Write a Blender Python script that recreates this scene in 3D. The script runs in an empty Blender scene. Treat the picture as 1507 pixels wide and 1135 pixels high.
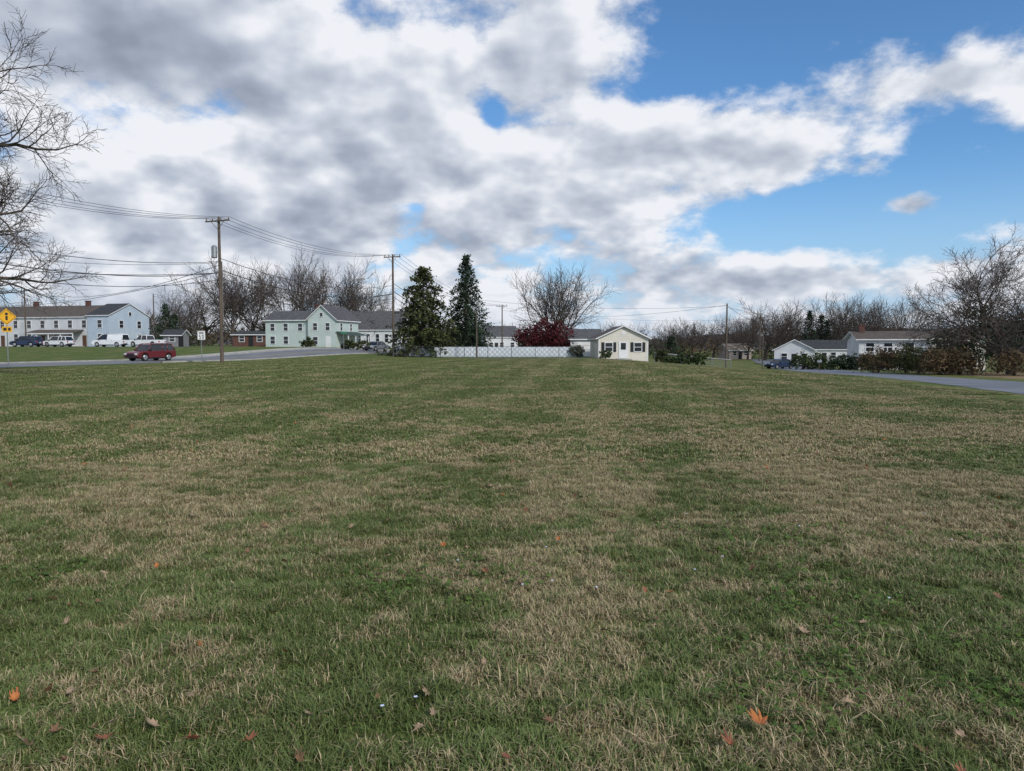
import bpy, math, random
from mathutils import Vector, Matrix
scene=bpy.context.scene
coll=scene.collection
Z=Vector((0,0,1))
def sst(t):
    t=max(0.0,min(1.0,t)); return t*t*(3-2*t)
def gz(x,y):
    zr=-0.0235*max(0,min(85,y-20))*sst((x-8)/24.0)
    zl=1.2*sst((-x-8)/25.0)*sst((y-72)/35.0)
    return zr+zl
# ------------------------------------------------------------ materials
MATS={}
def nd(t,typ,**kw):
    n=t.nodes.new(typ)
    for k,v in kw.items(): setattr(n,k,v)
    return n
def setin(t,sock,v):
    if isinstance(v,bpy.types.NodeSocket): t.links.new(v,sock)
    else: sock.default_value=v
def mth(t,op,a,b=0.0,c=None,clamp=False):
    n=nd(t,'ShaderNodeMath',operation=op,use_clamp=clamp)
    setin(t,n.inputs[0],a); setin(t,n.inputs[1],b)
    if c is not None: setin(t,n.inputs[2],c)
    return n.outputs[0]
def mixc(t,f,a,b,bt='MIX'):
    n=nd(t,'ShaderNodeMix',data_type='RGBA',blend_type=bt)
    setin(t,n.inputs[0],f)
    for s,v in ((n.inputs[6],a),(n.inputs[7],b)):
        if isinstance(v,(tuple,list)): v=(v[0],v[1],v[2],1)
        setin(t,s,v)
    return n.outputs[2]
def smooth(t,x,a,b):
    n=nd(t,'ShaderNodeMapRange',interpolation_type='SMOOTHSTEP')
    setin(t,n.inputs[0],x); n.inputs[1].default_value=a; n.inputs[2].default_value=b
    n.inputs[3].default_value=0; n.inputs[4].default_value=1
    return n.outputs[0]
def noise(t,vec,scale,detail=4,rough=.55,dist=0):
    n=nd(t,'ShaderNodeTexNoise'); setin(t,n.inputs['Vector'],vec)
    n.inputs['Scale'].default_value=scale; n.inputs['Detail'].default_value=detail
    n.inputs['Roughness'].default_value=rough; n.inputs['Distortion'].default_value=dist
    return n.outputs[0]
def vscale(t,vec,s,rot=0):
    n=nd(t,'ShaderNodeMapping'); t.links.new(vec,n.inputs[0]); n.inputs['Scale'].default_value=s
    n.inputs['Rotation'].default_value=(0,0,rot)
    return n.outputs[0]
def newmat(name):
    m=bpy.data.materials.new(name); m.use_nodes=True
    t=m.node_tree; b=t.nodes['Principled BSDF']
    return m,t,b
def pmat(name,c1,c2=None,scale=3.0,rough=.8,bump=0,metal=0,spec=.3,siding=0,stretch=(1,1,1)):
    if name in MATS: return MATS[name]
    m,t,b=newmat(name)
    if c2 is None: c2=tuple(c*.78 for c in c1)
    tc=nd(t,'ShaderNodeTexCoord').outputs['Object']
    n=noise(t,vscale(t,tc,stretch),scale,3,.6)
    f=smooth(t,n,.32,.68)
    col=mixc(t,f,c2,c1)
    b.inputs['Roughness'].default_value=rough; b.inputs['Metallic'].default_value=metal
    b.inputs['Specular IOR Level'].default_value=spec
    if siding:
        w=nd(t,'ShaderNodeTexWave',wave_type='BANDS',bands_direction='Z',wave_profile='SAW')
        t.links.new(tc,w.inputs[0]); w.inputs['Scale'].default_value=siding
        bp=nd(t,'ShaderNodeBump'); bp.inputs['Strength'].default_value=.8; bp.inputs['Distance'].default_value=.03
        t.links.new(w.outputs[1],bp.inputs['Height']); t.links.new(bp.outputs[0],b.inputs['Normal'])
        col=mixc(t,smooth(t,w.outputs[1],.0,.25),tuple(c*.72 for c in c1),col)
    elif bump:
        bp=nd(t,'ShaderNodeBump'); bp.inputs['Strength'].default_value=bump; bp.inputs['Distance'].default_value=.05
        t.links.new(n,bp.inputs['Height']); t.links.new(bp.outputs[0],b.inputs['Normal'])
    t.links.new(col,b.inputs['Base Color'])
    MATS[name]=m; return m
bark=pmat('bark',(.10,.08,.065),(.045,.037,.03),4,.9)
twig=pmat('twig_bark',(.10,.078,.065),(.05,.04,.036),.6,.9)
wood=pmat('pole_wood',(.14,.11,.085),(.07,.055,.045),2,.9,stretch=(6,6,.6))
asph=pmat('asphalt',(.085,.088,.095),(.055,.057,.062),.7,.75,bump=.2)
asph2=pmat('asphalt_road_blueish',(.17,.18,.20),(.11,.118,.135),.35,.6,bump=.15)
conc=pmat('concrete',(.42,.40,.36),(.30,.29,.26),1.2,.85)
white=pmat('white_siding',(.70,.71,.72),(.60,.61,.63),.6,.7,siding=1.6)
bluew=pmat('pale_blue_siding',(.50,.58,.67),(.44,.52,.61),.6,.7,siding=1.6)
whitep=pmat('white_paint',(.74,.74,.74),(.64,.64,.64),1,.5)
cream=pmat('cream_siding',(.75,.71,.62),(.67,.63,.55),.7,.7,siding=1.6)
mint=pmat('mint_siding',(.56,.64,.61),(.49,.57,.54),.6,.7,siding=1.6)
brick=pmat('red_brick',(.13,.065,.05),(.09,.045,.04),3,.9)
roofg=pmat('grey_shingle',(.10,.10,.105),(.06,.06,.065),2.5,.9)
roofb=pmat('brown_shingle',(.11,.09,.078),(.07,.058,.05),2.5,.9)
roofd=pmat('dark_shingle',(.05,.055,.06),(.03,.033,.036),2.5,.9)
rooft=pmat('tan_shingle',(.30,.25,.20),(.22,.18,.15),2.5,.9)
roofgreen=pmat('green_metal_roof',(.045,.075,.065),(.03,.05,.045),2,.7)
glass=pmat('window_glass',(.025,.03,.035),(.012,.015,.02),1,.08,spec=.6)
rubber=pmat('tyre_rubber',(.02,.02,.02),None,8,.85)
chrome=pmat('wheel_alloy',(.5,.5,.5),None,8,.3,metal=.8)
dark=pmat('dark_trim',(.02,.02,.022),None,4,.5)
steel=pmat('galvanised_steel',(.35,.36,.37),(.25,.26,.27),4,.45,metal=.6)
lampw=pmat('headlamp_lens',(.7,.7,.7),None,5,.15)
lampr=pmat('tail_lens',(.35,.02,.02),None,5,.2)
shut=pmat('black_shutter',(.02,.022,.025),None,4,.6)
insul=pmat('insulator',(.20,.17,.15),None,4,.3)
yellow=pmat('yellow_sign_face',(.80,.42,.02),(.7,.36,.02),1,.4)
wire=pmat('wire_black',(.03,.03,.032),None,4,.6)
mulch=pmat('leaf_litter',(.26,.18,.09),(.14,.10,.05),1.5,.95)
# ------------------------------------------------------------ mesh builder
class MB:
    def __init__(s): s.v=[];s.f=[];s.m=[]
    def face(s,pts,m=0):
        i=len(s.v); s.v.extend([tuple(p) for p in pts]); s.f.append(tuple(range(i,i+len(pts)))); s.m.append(m)
    def box(s,x0,x1,y0,y1,z0,z1,m=0):
        i=len(s.v)
        s.v.extend([(x0,y0,z0),(x1,y0,z0),(x1,y1,z0),(x0,y1,z0),(x0,y0,z1),(x1,y0,z1),(x1,y1,z1),(x0,y1,z1)])
        for q in ((0,3,2,1),(4,5,6,7),(0,1,5,4),(1,2,6,5),(2,3,7,6),(3,0,4,7)):
            s.f.append(tuple(i+k for k in q)); s.m.append(m)
    def prism_y(s,poly,y0,y1,m=0):
        n=len(poly); i=len(s.v)
        s.v.extend([(p[0],y0,p[1]) for p in poly]+[(p[0],y1,p[1]) for p in poly])
        s.f.append(tuple(range(i,i+n))); s.m.append(m)
        s.f.append(tuple(range(i+2*n-1,i+n-1,-1))); s.m.append(m)
        for k in range(n):
            a=i+k;b=i+(k+1)%n; s.f.append((b,a,a+n,b+n)); s.m.append(m)
    def tube(s,pts,rads,n=6,m=0,cap=True):
        rings=[]; prev=None
        for k,p in enumerate(pts):
            if k==0: d=pts[1]-pts[0]
            elif k==len(pts)-1: d=pts[k]-pts[k-1]
            else: d=pts[k+1]-pts[k-1]
            d=d.normalized()
            if prev is None:
                a=d.orthogonal().normalized()
            else:
                a=prev-d*prev.dot(d)
                a=a.normalized() if a.length>1e-6 else d.orthogonal().normalized()
            prev=a; b=d.cross(a)
            i=len(s.v); rings.append(i); r=rads[k]
            for j in range(n):
                an=2*math.pi*j/n
                q=p+a*(r*math.cos(an))+b*(r*math.sin(an)); s.v.append((q.x,q.y,q.z))
        for k in range(len(rings)-1):
            for j in range(n):
                s.f.append((rings[k]+j,rings[k]+(j+1)%n,rings[k+1]+(j+1)%n,rings[k+1]+j)); s.m.append(m)
        if cap:
            s.f.append(tuple(rings[-1]+j for j in range(n))); s.m.append(m)
            s.f.append(tuple(rings[0]+n-1-j for j in range(n))); s.m.append(m)
    def mesh(s,name,mats,smooth=False):
        me=bpy.data.meshes.new(name); me.from_pydata(s.v,[],s.f)
        for x in mats: me.materials.append(x)
        me.polygons.foreach_set('material_index',s.m)
        if smooth: me.polygons.foreach_set('use_smooth',[True]*len(s.f))
        me.update(); return me
    def obj(s,name,mats,parent=None,loc=(0,0,0),rz=0,smooth=False,scale=1):
        return addobj(name,s.mesh(name,mats,smooth),parent,loc,rz,scale)
def addobj(name,me,parent=None,loc=(0,0,0),rz=0,scale=1):
    o=bpy.data.objects.new(name,me); coll.objects.link(o)
    o.location=loc; o.rotation_euler=(0,0,rz)
    o.scale=(scale,)*3 if not isinstance(scale,tuple) else scale
    if parent: o.parent=parent
    return o
def empty(name,x,y,rz=0,z=None,scale=1):
    o=bpy.data.objects.new(name,None); coll.objects.link(o); o.empty_display_size=.5
    o.location=(x,y,gz(x,y) if z is None else z); o.rotation_euler=(0,0,rz); o.scale=(scale,)*3
    return o
# ------------------------------------------------------------ ground
def lawn_dry(t,pos):
    flat=vscale(t,pos,(1,1,0))
    A=noise(t,flat,.34,2,.65)
    B=noise(t,flat,1.9,3,.72)
    sx=nd(t,'ShaderNodeSeparateXYZ'); t.links.new(pos,sx.inputs[0])
    # mower passes: bands about 1.4 m wide running up the field
    u=mth(t,'SUBTRACT',sx.outputs[0],mth(t,'MULTIPLY',sx.outputs[1],.11))
    S=mth(t,'SINE',mth(t,'ADD',mth(t,'MULTIPLY',u,2.2),mth(t,'MULTIPLY',A,3.2)))
    s=mth(t,'ADD',mth(t,'MULTIPLY',A,.50),mth(t,'MULTIPLY',B,.50))
    s=mth(t,'ADD',s,mth(t,'MULTIPLY',S,.017))
    s=mth(t,'ADD',s,mth(t,'MULTIPLY',smooth(t,sx.outputs[0],-4,5),.035))
    s=mth(t,'ADD',s,mth(t,'MULTIPLY',mth(t,'MULTIPLY',smooth(t,sx.outputs[1],3.5,6),mth(t,'SUBTRACT',1.0,smooth(t,sx.outputs[1],10,20))),.035))
    s=mth(t,'SUBTRACT',s,mth(t,'MULTIPLY',smooth(t,sx.outputs[1],14,30),.022))
    return smooth(t,s,.475,.605),S
m,t,b=newmat('lawn_ground')
pos=nd(t,'ShaderNodeNewGeometry').outputs['Position']
dry,S=lawn_dry(t,pos)
fine=noise(t,pos,9,4,.7)
g=mixc(t,smooth(t,fine,.3,.7),(.05,.075,.018),(.112,.152,.042))
d=mixc(t,smooth(t,fine,.3,.7),(.15,.12,.055),(.30,.24,.13))
c=mixc(t,mth(t,'MULTIPLY',dry,.75),g,d)
c=mixc(t,mth(t,'MULTIPLY',smooth(t,S,-.3,.8),.28),c,(.15,.195,.062))
t.links.new(c,b.inputs['Base Color']); b.inputs['Roughness'].default_value=.95; b.inputs['Specular IOR Level'].default_value=.1
bp=nd(t,'ShaderNodeBump'); bp.inputs['Strength'].default_value=.9; bp.inputs['Distance'].default_value=.08
t.links.new(noise(t,pos,14,2,.75),bp.inputs['Height']); t.links.new(bp.outputs[0],b.inputs['Normal'])
lawnm=m
def axis(pairs):
    out=[]
    for a,b_,st in pairs:
        x=a
        while x<b_-1e-6: out.append(x); x+=st
    out.append(pairs[-1][1]); return out
xs=axis([(-1500,-300,200),(-300,-120,15),(-120,90,2),(90,300,15),(300,1500,200)])
ys=axis([(-100,0,10),(0,140,2),(140,300,10),(300,2700,200)])
mb=MB()
for y in ys:
    for x in xs: mb.v.append((x,y,gz(x,y)))
nx=len(xs)
for j in range(len(ys)-1):
    for i in range(nx-1):
        a=j*nx+i; mb.f.append((a,a+1,a+nx+1,a+nx)); mb.m.append(0)
mb.obj('ground_lawn',[lawnm],smooth=True)
def ribbon(name,path,w,mat,off=.01,th=0,side=0,jit=0,seed=1):
    rr=random.Random(seed)
    pts=[]
    for (a,b_) in zip(path[:-1],path[1:]):
        a=Vector(a);b_=Vector(b_);L=(b_-a).length;n=max(1,int(L/1.5))
        for k in range(n): pts.append(a.lerp(b_,k/n))
    pts.append(Vector(path[-1]))
    mb=MB(); nw=max(2,int(w/1.5)+1); rows=[]
    for k,p in enumerate(pts):
        d=(pts[min(k+1,len(pts)-1)]-pts[max(k-1,0)]).normalized(); nrm=Vector((-d.y,d.x))
        row=[]
        for j in range(nw+1):
            u=-w/2+w*j/nw+side
            if j in(0,nw): u+=rr.uniform(-jit,jit)
            q=p+nrm*u; row.append((q.x,q.y,gz(q.x,q.y)+off))
        rows.append(row)
    for r in rows: mb.v.extend(r)
    W=nw+1
    for k in range(len(rows)-1):
        for j in range(nw):
            a=k*W+j; mb.f.append((a,a+W,a+W+1,a+1) ); mb.m.append(0)
    if th:
        for k in range(len(rows)-1):
            for j in (0,nw):
                A=rows[k][j];B=rows[k+1][j]
                mb.face([A,B,(B[0],B[1],B[2]-th),(A[0],A[1],A[2]-th)],0)
    return mb.obj(name,[mat])
dv=Vector((.362,.932)); nv=Vector((-.932,.362))
ne=Vector((-36.6,51))
def lr(t_,o): p=ne+dv*t_+nv*o; return (p.x,p.y)
ribbon('street_asphalt',[lr(-60,4.9),lr(0,4.9),lr(150,4.9)],9.8,asph2,.012)
ribbon('kerb',[lr(-60,9.95),lr(120,9.95)],.3,conc,.13,.13)
ribbon('kerb',[lr(14,-.1),lr(120,-.1)],.25,conc,.11,.11)
ribbon('sidewalk',[lr(-60,12.3),lr(120,12.3)],1.6,conc,.03,.03)
ribbon('road_marking_white',[lr(-60,9.2),lr(110,9.2)],.14,whitep,.017)
ym=pmat('yellow_line_paint',(.55,.38,.04),None,3,.7)
ribbon('road_marking_yellow',[lr(-60,4.8),lr(110,4.8)],.12,ym,.017)
ribbon('road_marking_yellow',[lr(-60,5.05),lr(110,5.05)],.12,ym,.017)
ribbon('parking_lot_asphalt',[(-110,124),(-60,118),(-48,112)],9,asph,.016)
ribbon('driveway_asphalt',[(-5,82.5),(8,81),(20,80.5)],3.2,asph,.012)
ribbon('country_road_asphalt',[(2,-30),(14.6,0),(21.2,25.2),(31.5,65),(38.4,90),(46,120),(60,170)],6.8,asph2,.012,jit=.12)
ribbon('road_verge_litter',[(31,38),(36.6,60),(40,74)],2.6,mulch,.006,side=-1.9,jit=.8)
ribbon('leaf_litter_bed',[(38,48),(44,60),(47,75)],9,mulch,.008,side=0,jit=1.5)
# ------------------------------------------------------------ sky / world
w=bpy.data.worlds.new('World'); scene.world=w; w.use_nodes=True
t=w.node_tree; t.nodes.clear()
SUN_EL=math.radians(34); SUN_AZ=math.radians(142)
out=nd(t,'ShaderNodeOutputWorld'); bg=nd(t,'ShaderNodeBackground'); bg.inputs[1].default_value=.1
sky=nd(t,'ShaderNodeTexSky',sky_type='NISHITA'); sky.sun_disc=False
sky.sun_elevation=SUN_EL; sky.sun_rotation=SUN_AZ; sky.air_density=1.0; sky.dust_density=.3; sky.ozone_density=3
tc=nd(t,'ShaderNodeTexCoord').outputs['Generated']
sp_=nd(t,'ShaderNodeSeparateXYZ'); t.links.new(tc,sp_.inputs[0])
X,Y_,Z_=sp_.outputs
az=mth(t,'MULTIPLY',mth(t,'ARCTAN2',X,Y_),57.2958); el=mth(t,'MULTIPLY',mth(t,'ARCSINE',Z_),57.2958)
def gauss(a,e,sa,se,amp):
    u=mth(t,'MULTIPLY',mth(t,'SUBTRACT',az,a),1/sa); v=mth(t,'MULTIPLY',mth(t,'SUBTRACT',el,e),1/se)
    q=mth(t,'MULTIPLY_ADD',u,u,mth(t,'MULTIPLY',v,v))
    return mth(t,'MULTIPLY',mth(t,'EXPONENT',mth(t,'MULTIPLY',q,-1.0)),amp)
bias=0.03
for gs in [(17,21.5,3.6,3.8,-.18),(29,24.5,9,3.6,-.32),(33,11.5,5.5,3.0,-.23),(20,8.4,8,1.5,-.20),(-1.5,17.6,1.2,1.6,-.14),(-8,10.6,1.6,.8,-.15),
           (20,14.0,6,2.4,.14),(31,17.0,5,1.6,.16),(24,4.4,17,1.7,.19),(-18,14,24,16,.15),(29,9.5,2.2,1,.28),(7,14,7,5,.12),(-28,7,14,4,.12),(-27,18.5,8,3.5,.13)]:
    bias=mth(t,'ADD',gauss(*gs),bias)
def proj(off):
    s=sp_
    if off!=(0,0,0):
        a=nd(t,'ShaderNodeVectorMath',operation='ADD'); t.links.new(tc,a.inputs[0]); a.inputs[1].default_value=off
        s=nd(t,'ShaderNodeSeparateXYZ'); t.links.new(a.outputs[0],s.inputs[0])
    zz=mth(t,'ADD',mth(t,'MAXIMUM',s.outputs[2],0.0),.42)
    cx=nd(t,'ShaderNodeCombineXYZ'); t.links.new(mth(t,'DIVIDE',s.outputs[0],zz),cx.inputs[0]); t.links.new(mth(t,'DIVIDE',s.outputs[1],zz),cx.inputs[1]); cx.inputs[2].default_value=1.3
    return cx.outputs[0]
def dens(v,d1):
    n1=noise(t,v,2.9,d1,.60)
    vo=nd(t,'ShaderNodeTexVoronoi',feature='F1',voronoi_dimensions='2D'); vo.inputs['Scale'].default_value=8
    t.links.new(v,vo.inputs['Vector'])
    return mth(t,'MULTIPLY_ADD',mth(t,'SUBTRACT',.42,vo.outputs['Distance']),.10,n1)
D0=dens(proj((0,0,0)),8); D1=dens(proj((.020,0,.032)),4)
D=mth(t,'ADD',D0,bias)
mask=smooth(t,D,.46,.60)
grad=mth(t,'SUBTRACT',D0,D1)
thick=smooth(t,D,.56,.90)
lit=mth(t,'ADD',.86,mth(t,'MULTIPLY',grad,3.5))
lit=mth(t,'SUBTRACT',lit,mth(t,'MULTIPLY',thick,.50),clamp=True)
cr=nd(t,'ShaderNodeValToRGB'); t.links.new(lit,cr.inputs[0])
e=cr.color_ramp.elements
e[0].position=0; e[0].color=(2.8,3.2,4.0,1); e[1].position=1; e[1].color=(8.6,8.8,9.3,1)
q=e.new(.35); q.color=(3.9,4.4,5.4,1); q=e.new(.7); q.color=(5.9,6.4,7.3,1)
skc=mixc(t,1.0,sky.outputs[0],(.84,1.2,1.45),'MULTIPLY')
skc=mixc(t,mth(t,'MULTIPLY',mth(t,'SUBTRACT',1.0,smooth(t,Z_,.0,.24)),.9),skc,(4.2,5.9,7.9))
fc=mixc(t,mask,skc,cr.outputs[0])
hz=mth(t,'MULTIPLY',mth(t,'SUBTRACT',1.0,smooth(t,Z_,.0,.09)),.45)
fc=mixc(t,hz,fc,(5.8,6.4,7.4))
t.links.new(fc,bg.inputs[0]); t.links.new(bg.outputs[0],out.inputs[0])
sd=bpy.data.lights.new('sun','SUN'); sd.energy=2.9; sd.angle=math.radians(5); sd.color=(1,.95,.87)
so=bpy.data.objects.new('sun',sd); coll.objects.link(so)
dsun=Vector((math.sin(SUN_AZ)*math.cos(SUN_EL),math.cos(SUN_AZ)*math.cos(SUN_EL),math.sin(SUN_EL)))
so.rotation_euler=dsun.to_track_quat('Z','Y').to_euler(); so.location=(0,-20,30)
# ------------------------------------------------------------ camera
cd=bpy.data.cameras.new('camera'); cam=bpy.data.objects.new('camera',cd); coll.objects.link(cam)
cd.sensor_width=36; cd.lens=36*1050/1507; cd.clip_end=5000; cd.clip_start=.05
cam.location=(0,0,1.7); cam.rotation_euler=(math.radians(90-3.35),0,0); scene.camera=cam
# ------------------------------------------------------------ bare trees
def bare_tree(seed,H,trunk=.22,trunk_r=.3,spread=40,limbs=7,kids=(7,6,5,4),limbL=.5,ratio=.55,rmin=.012,droop=0.0,upk=.12,bend=.18,t0=.55):
    r=random.Random(seed); mb=MB()
    def grow(p,d,L,rad,lev):
        n=(5,6,4,3,2,2)[lev]
        pts=[p.copy()];dirs=[d.copy()];rads=[rad]
        for i in range(n):
            j=Vector((r.gauss(0,1),r.gauss(0,1),r.gauss(0,1)))*bend*(.35 if lev==0 else 1)
            up=upk if lev<3 else upk*.3-droop
            d=(d+j+Z*up).normalized(); p=p+d*(L/n)
            pts.append(p.copy());dirs.append(d.copy())
            rads.append(max(rmin*.7,rad*(1-(.45 if lev==0 else .72)*(i+1)/n)))
        mb.tube(pts,rads,(9,6,5,3,3,3)[lev],0 if lev<3 else 1,cap=False)
        if lev>=len(kids) and lev>0: return
        cnt=limbs if lev==0 else kids[lev-1]
        ph=r.uniform(0,6.28)
        for k in range(cnt):
            tt=(t0+(1-t0)*(k+.5)/cnt) if lev==0 else (.22+.78*(k+r.random())/cnt)
            f=tt*n; i=min(n-1,int(f)); q=pts[i].lerp(pts[i+1],f-i); dd=dirs[i+1]
            ang=math.radians(r.gauss(spread if lev==0 else 42,9)); ang=ang*(1.0 if lev else (1.25-.55*tt+.1))
            ph+=2.4+r.uniform(-.4,.4)
            o=dd.orthogonal().normalized(); o.rotate(Matrix.Rotation(ph,3,dd))
            nd_=(dd*math.cos(ang)+o*math.sin(ang)).normalized()
            if lev==0: cl=H*limbL*r.uniform(.85,1.1)
            else: cl=L*ratio*(1.15-.45*tt)*r.uniform(.75,1.15)
            cr_=max(rmin,(rads[i]*(1-(f-i))+rads[i+1]*(f-i))*(.62 if lev else .5)*r.uniform(.8,1.05))
            grow(q,nd_,cl,cr_,lev+1)
        if lev>0: grow(pts[-1],dirs[-1],L*ratio*.7,rads[-1],lev+1)
    grow(Vector((0,0,-.2)),Vector((0,0,1)),H*trunk,trunk_r,0)
    return mb
def fit(mb,H):
    zm=max(v[2] for v in mb.v); s=H/zm
    mb.v=[(a*s,b_*s,c_*s) for a,b_,c_ in mb.v]; return mb
tA=fit(bare_tree(3,15,.16,.34,46,11,(9,8,7),.52,.50,.021,upk=.15),1).mesh('bare_tree_a',[bark,twig])
tB=fit(bare_tree(11,15,.22,.30,38,9,(9,8,7),.47,.55,.024,upk=.12),1).mesh('bare_tree_b',[bark,twig])
tC=fit(bare_tree(23,15,.20,.32,50,9,(9,8,6),.50,.55,.024,bend=.24,upk=.09),1).mesh('bare_tree_c',[bark,twig])
def tree(me,x,y,H,rz=0,wx=1.0,name='bare_tree'):
    return addobj(name,me,None,(x,y,gz(x,y)-.05),rz,(H*wx,H*wx,H))
tree(tA,7.9,125,16.2,.4,.92); tree(tA,8.3,127,15.0,2.4,.92)
for (px,D,H,me,rz,wx) in [(345,150,20,tB,0,.95),(300,155,16,tC,1,1),(372,160,20,tB,2.2,.95),(428,150,21.5,tB,4,.85),(462,165,20,tA,1.2,.9),(500,155,19.5,tC,3,.85),(532,160,18.5,tB,5,.9),(250,150,13,tC,2,.9),(395,170,18,tC,5,1),(560,175,14,tC,5.5,1),(280,165,15,tB,3.3,1),(480,170,18,tC,.6,1),
                          (1125,160,14.5,tC,.3,1.0),(1140,175,14,tB,4,1.1),(1245,150,15,tA,2.5,1.0),(1290,155,14,tC,4.1,1.1),(1225,175,15,tB,1.1,1.1),(1265,170,15,tB,2.1,1.1),(1330,150,14,tB,3.1,1.2),(1165,180,13,tA,2.2,1.2),(1100,170,12.5,tB,2.9,1.1),(1050,185,11.5,tC,1.9,1.2),(990,180,10.5,tB,4.4,1.2),(1310,165,15,tA,.4,1.1),(905,190,10.5,tB,.7,1.2),(1020,200,11,tA,3,1.2),(945,195,10.5,tC,3,1.2),(1080,195,12,tA,5,1.2),(70,190,14,tC,3,1.1),(20,180,13,tB,3,1.1)]:
    tree(me,(px-753.5)/1050*D,D,H,rz,wx)
rt=fit(bare_tree(41,14,.14,.42,58,11,(9,9,7,4),.56,.55,.016,bend=.26,upk=.10),13.6)
rt.obj('bare_tree',[bark,twig],None,(43.4,62,gz(43.4,62)),1.0)
lt=fit(bare_tree(57,17,.62,.42,62,16,(8,7,6,5),.30,.55,.010,droop=.06,bend=.22,upk=.09,t0=.3),18.2)
lt.obj('bare_tree',[bark,twig],None,(-28.4,33,0),.5)
# ------------------------------------------------------------ leafy things
def leafmat(name,c1,c2,sc=1.1):
    if name in MATS: return MATS[name]
    m,t,b=newmat(name); tc=nd(t,'ShaderNodeTexCoord').outputs['Object']
    f=smooth(t,noise(t,tc,sc,2,.6),.35,.65)
    col=mixc(t,f,c2,c1); t.links.new(col,b.inputs['Base Color'])
    b.inputs['Roughness'].default_value=.8; b.inputs['Specular IOR Level'].default_value=.15
    MATS[name]=m; return m
f_sp=leafmat('spruce_needles',(.030,.050,.028),(.012,.022,.014)); f_sp2=leafmat('spruce_needles_lit',(.045,.070,.035),(.022,.036,.02))  # second, lighter copy of each foliage colour stands for its sunlit leaves
f_ol=leafmat('olive_leaves',(.055,.068,.026),(.020,.028,.012)); f_ol2=leafmat('olive_leaves_lit',(.085,.092,.034),(.045,.053,.02))
f_red=leafmat('red_leaves',(.085,.016,.02),(.04,.009,.012)); f_red2=leafmat('red_leaves_lit',(.12,.024,.028),(.06,.014,.017))
f_br=leafmat('russet_leaves',(.13,.09,.05),(.065,.048,.028)); f_br2=leafmat('russet_leaves_lit',(.18,.12,.065),(.09,.066,.038))
f_gr=leafmat('shrub_leaves',(.05,.075,.03),(.022,.034,.015)); f_gr2=leafmat('shrub_leaves_lit',(.08,.11,.04),(.04,.055,.022))
def clump(mb,r,c,rad,n,size,m0=0,m1=1,flat=.8):
    for _ in range(n):
        d=Vector((r.gauss(0,1),r.gauss(0,1),r.gauss(0,1)*flat))
        p=c+d*(rad*.55)
        nrm=Vector((r.gauss(0,1),r.gauss(0,1),r.gauss(0,1)+.5)).normalized()
        a=nrm.orthogonal().normalized(); a.rotate(Matrix.Rotation(r.uniform(0,6.28),3,nrm)); b_=nrm.cross(a)
        s=size*r.uniform(.6,1.3)
        mb.face([p-a*s,p+b_*s*.45,p+a*s,p-b_*s*.45],m1 if (d.z+d.x*.3)>.35 or r.random()<.12 else m0)  # lighter copy on upper right leaves paints in sunlight; a few at random
def conifer(seed,H,R,base=.04,droop=.25,dens=1.0,power=.85,leaf=.2,wob=.16):
    r=random.Random(seed); mb=MB()
    mb.tube([Vector((0,0,-.1)),Vector((0,0,H*.5)),Vector((0,0,H*.97))],[R*.07+.06,R*.04+.03,.02],7,2)
    z=H*base
    while z<H*.985:
        u=z/H; rr=R*(1-u)**power*(1.0 if u>.1 else .75+2.5*u)
        nb=max(4,int(9*dens*(.4+rr/R)))
        for k in range(nb):
            a=r.uniform(0,6.28); L=rr*r.uniform(1-wob*2.2,1+wob); zz=z+r.uniform(-.2,.2)
            d=Vector((math.cos(a),math.sin(a),0))
            tip=Vector((0,0,zz))+d*L+Z*(-droop*L+(.25*L if u>.8 else 0))
            mb.tube([Vector((0,0,zz)),tip],[.035,.01],3,2,cap=False)
            steps=max(2,int(L/.45))
            for s_ in range(1,steps+1):
                f=s_/steps
                if f<.35 and L>1.2: continue
                c=Vector((0,0,zz)).lerp(tip,f)+Z*(.12*L*math.sin(f*3.1))
                clump(mb,r,c,.22+.30*(1-abs(f-.6)),int(8*dens),leaf,flat=.5)
        z+=max(.22,.42*(1-u*.5))/max(.8,dens)
    return mb
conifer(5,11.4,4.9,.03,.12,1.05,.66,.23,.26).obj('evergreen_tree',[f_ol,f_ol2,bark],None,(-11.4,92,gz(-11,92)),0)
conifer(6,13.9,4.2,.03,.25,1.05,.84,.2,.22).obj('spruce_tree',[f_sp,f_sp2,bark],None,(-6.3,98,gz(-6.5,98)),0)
def small_conifer(x,y,H,R,seed,name='conifer_tree'):
    conifer(seed,H,R,.03,.2,dens=.75,leaf=.22).obj(name,[f_sp,f_sp2,bark],None,(x,y,gz(x,y)))
for px,D,H,R,s_ in [(1190,150,10.5,2.8,1),(1207,155,10,2.5,2),(1216,150,8.5,2.2,3),(988,100,4.0,1.5,4),(246,128,7.5,3.2,5),(258,132,6,2.8,8)]:
    small_conifer((px-753.5)/1050*D,D,H,R,s_)
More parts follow.
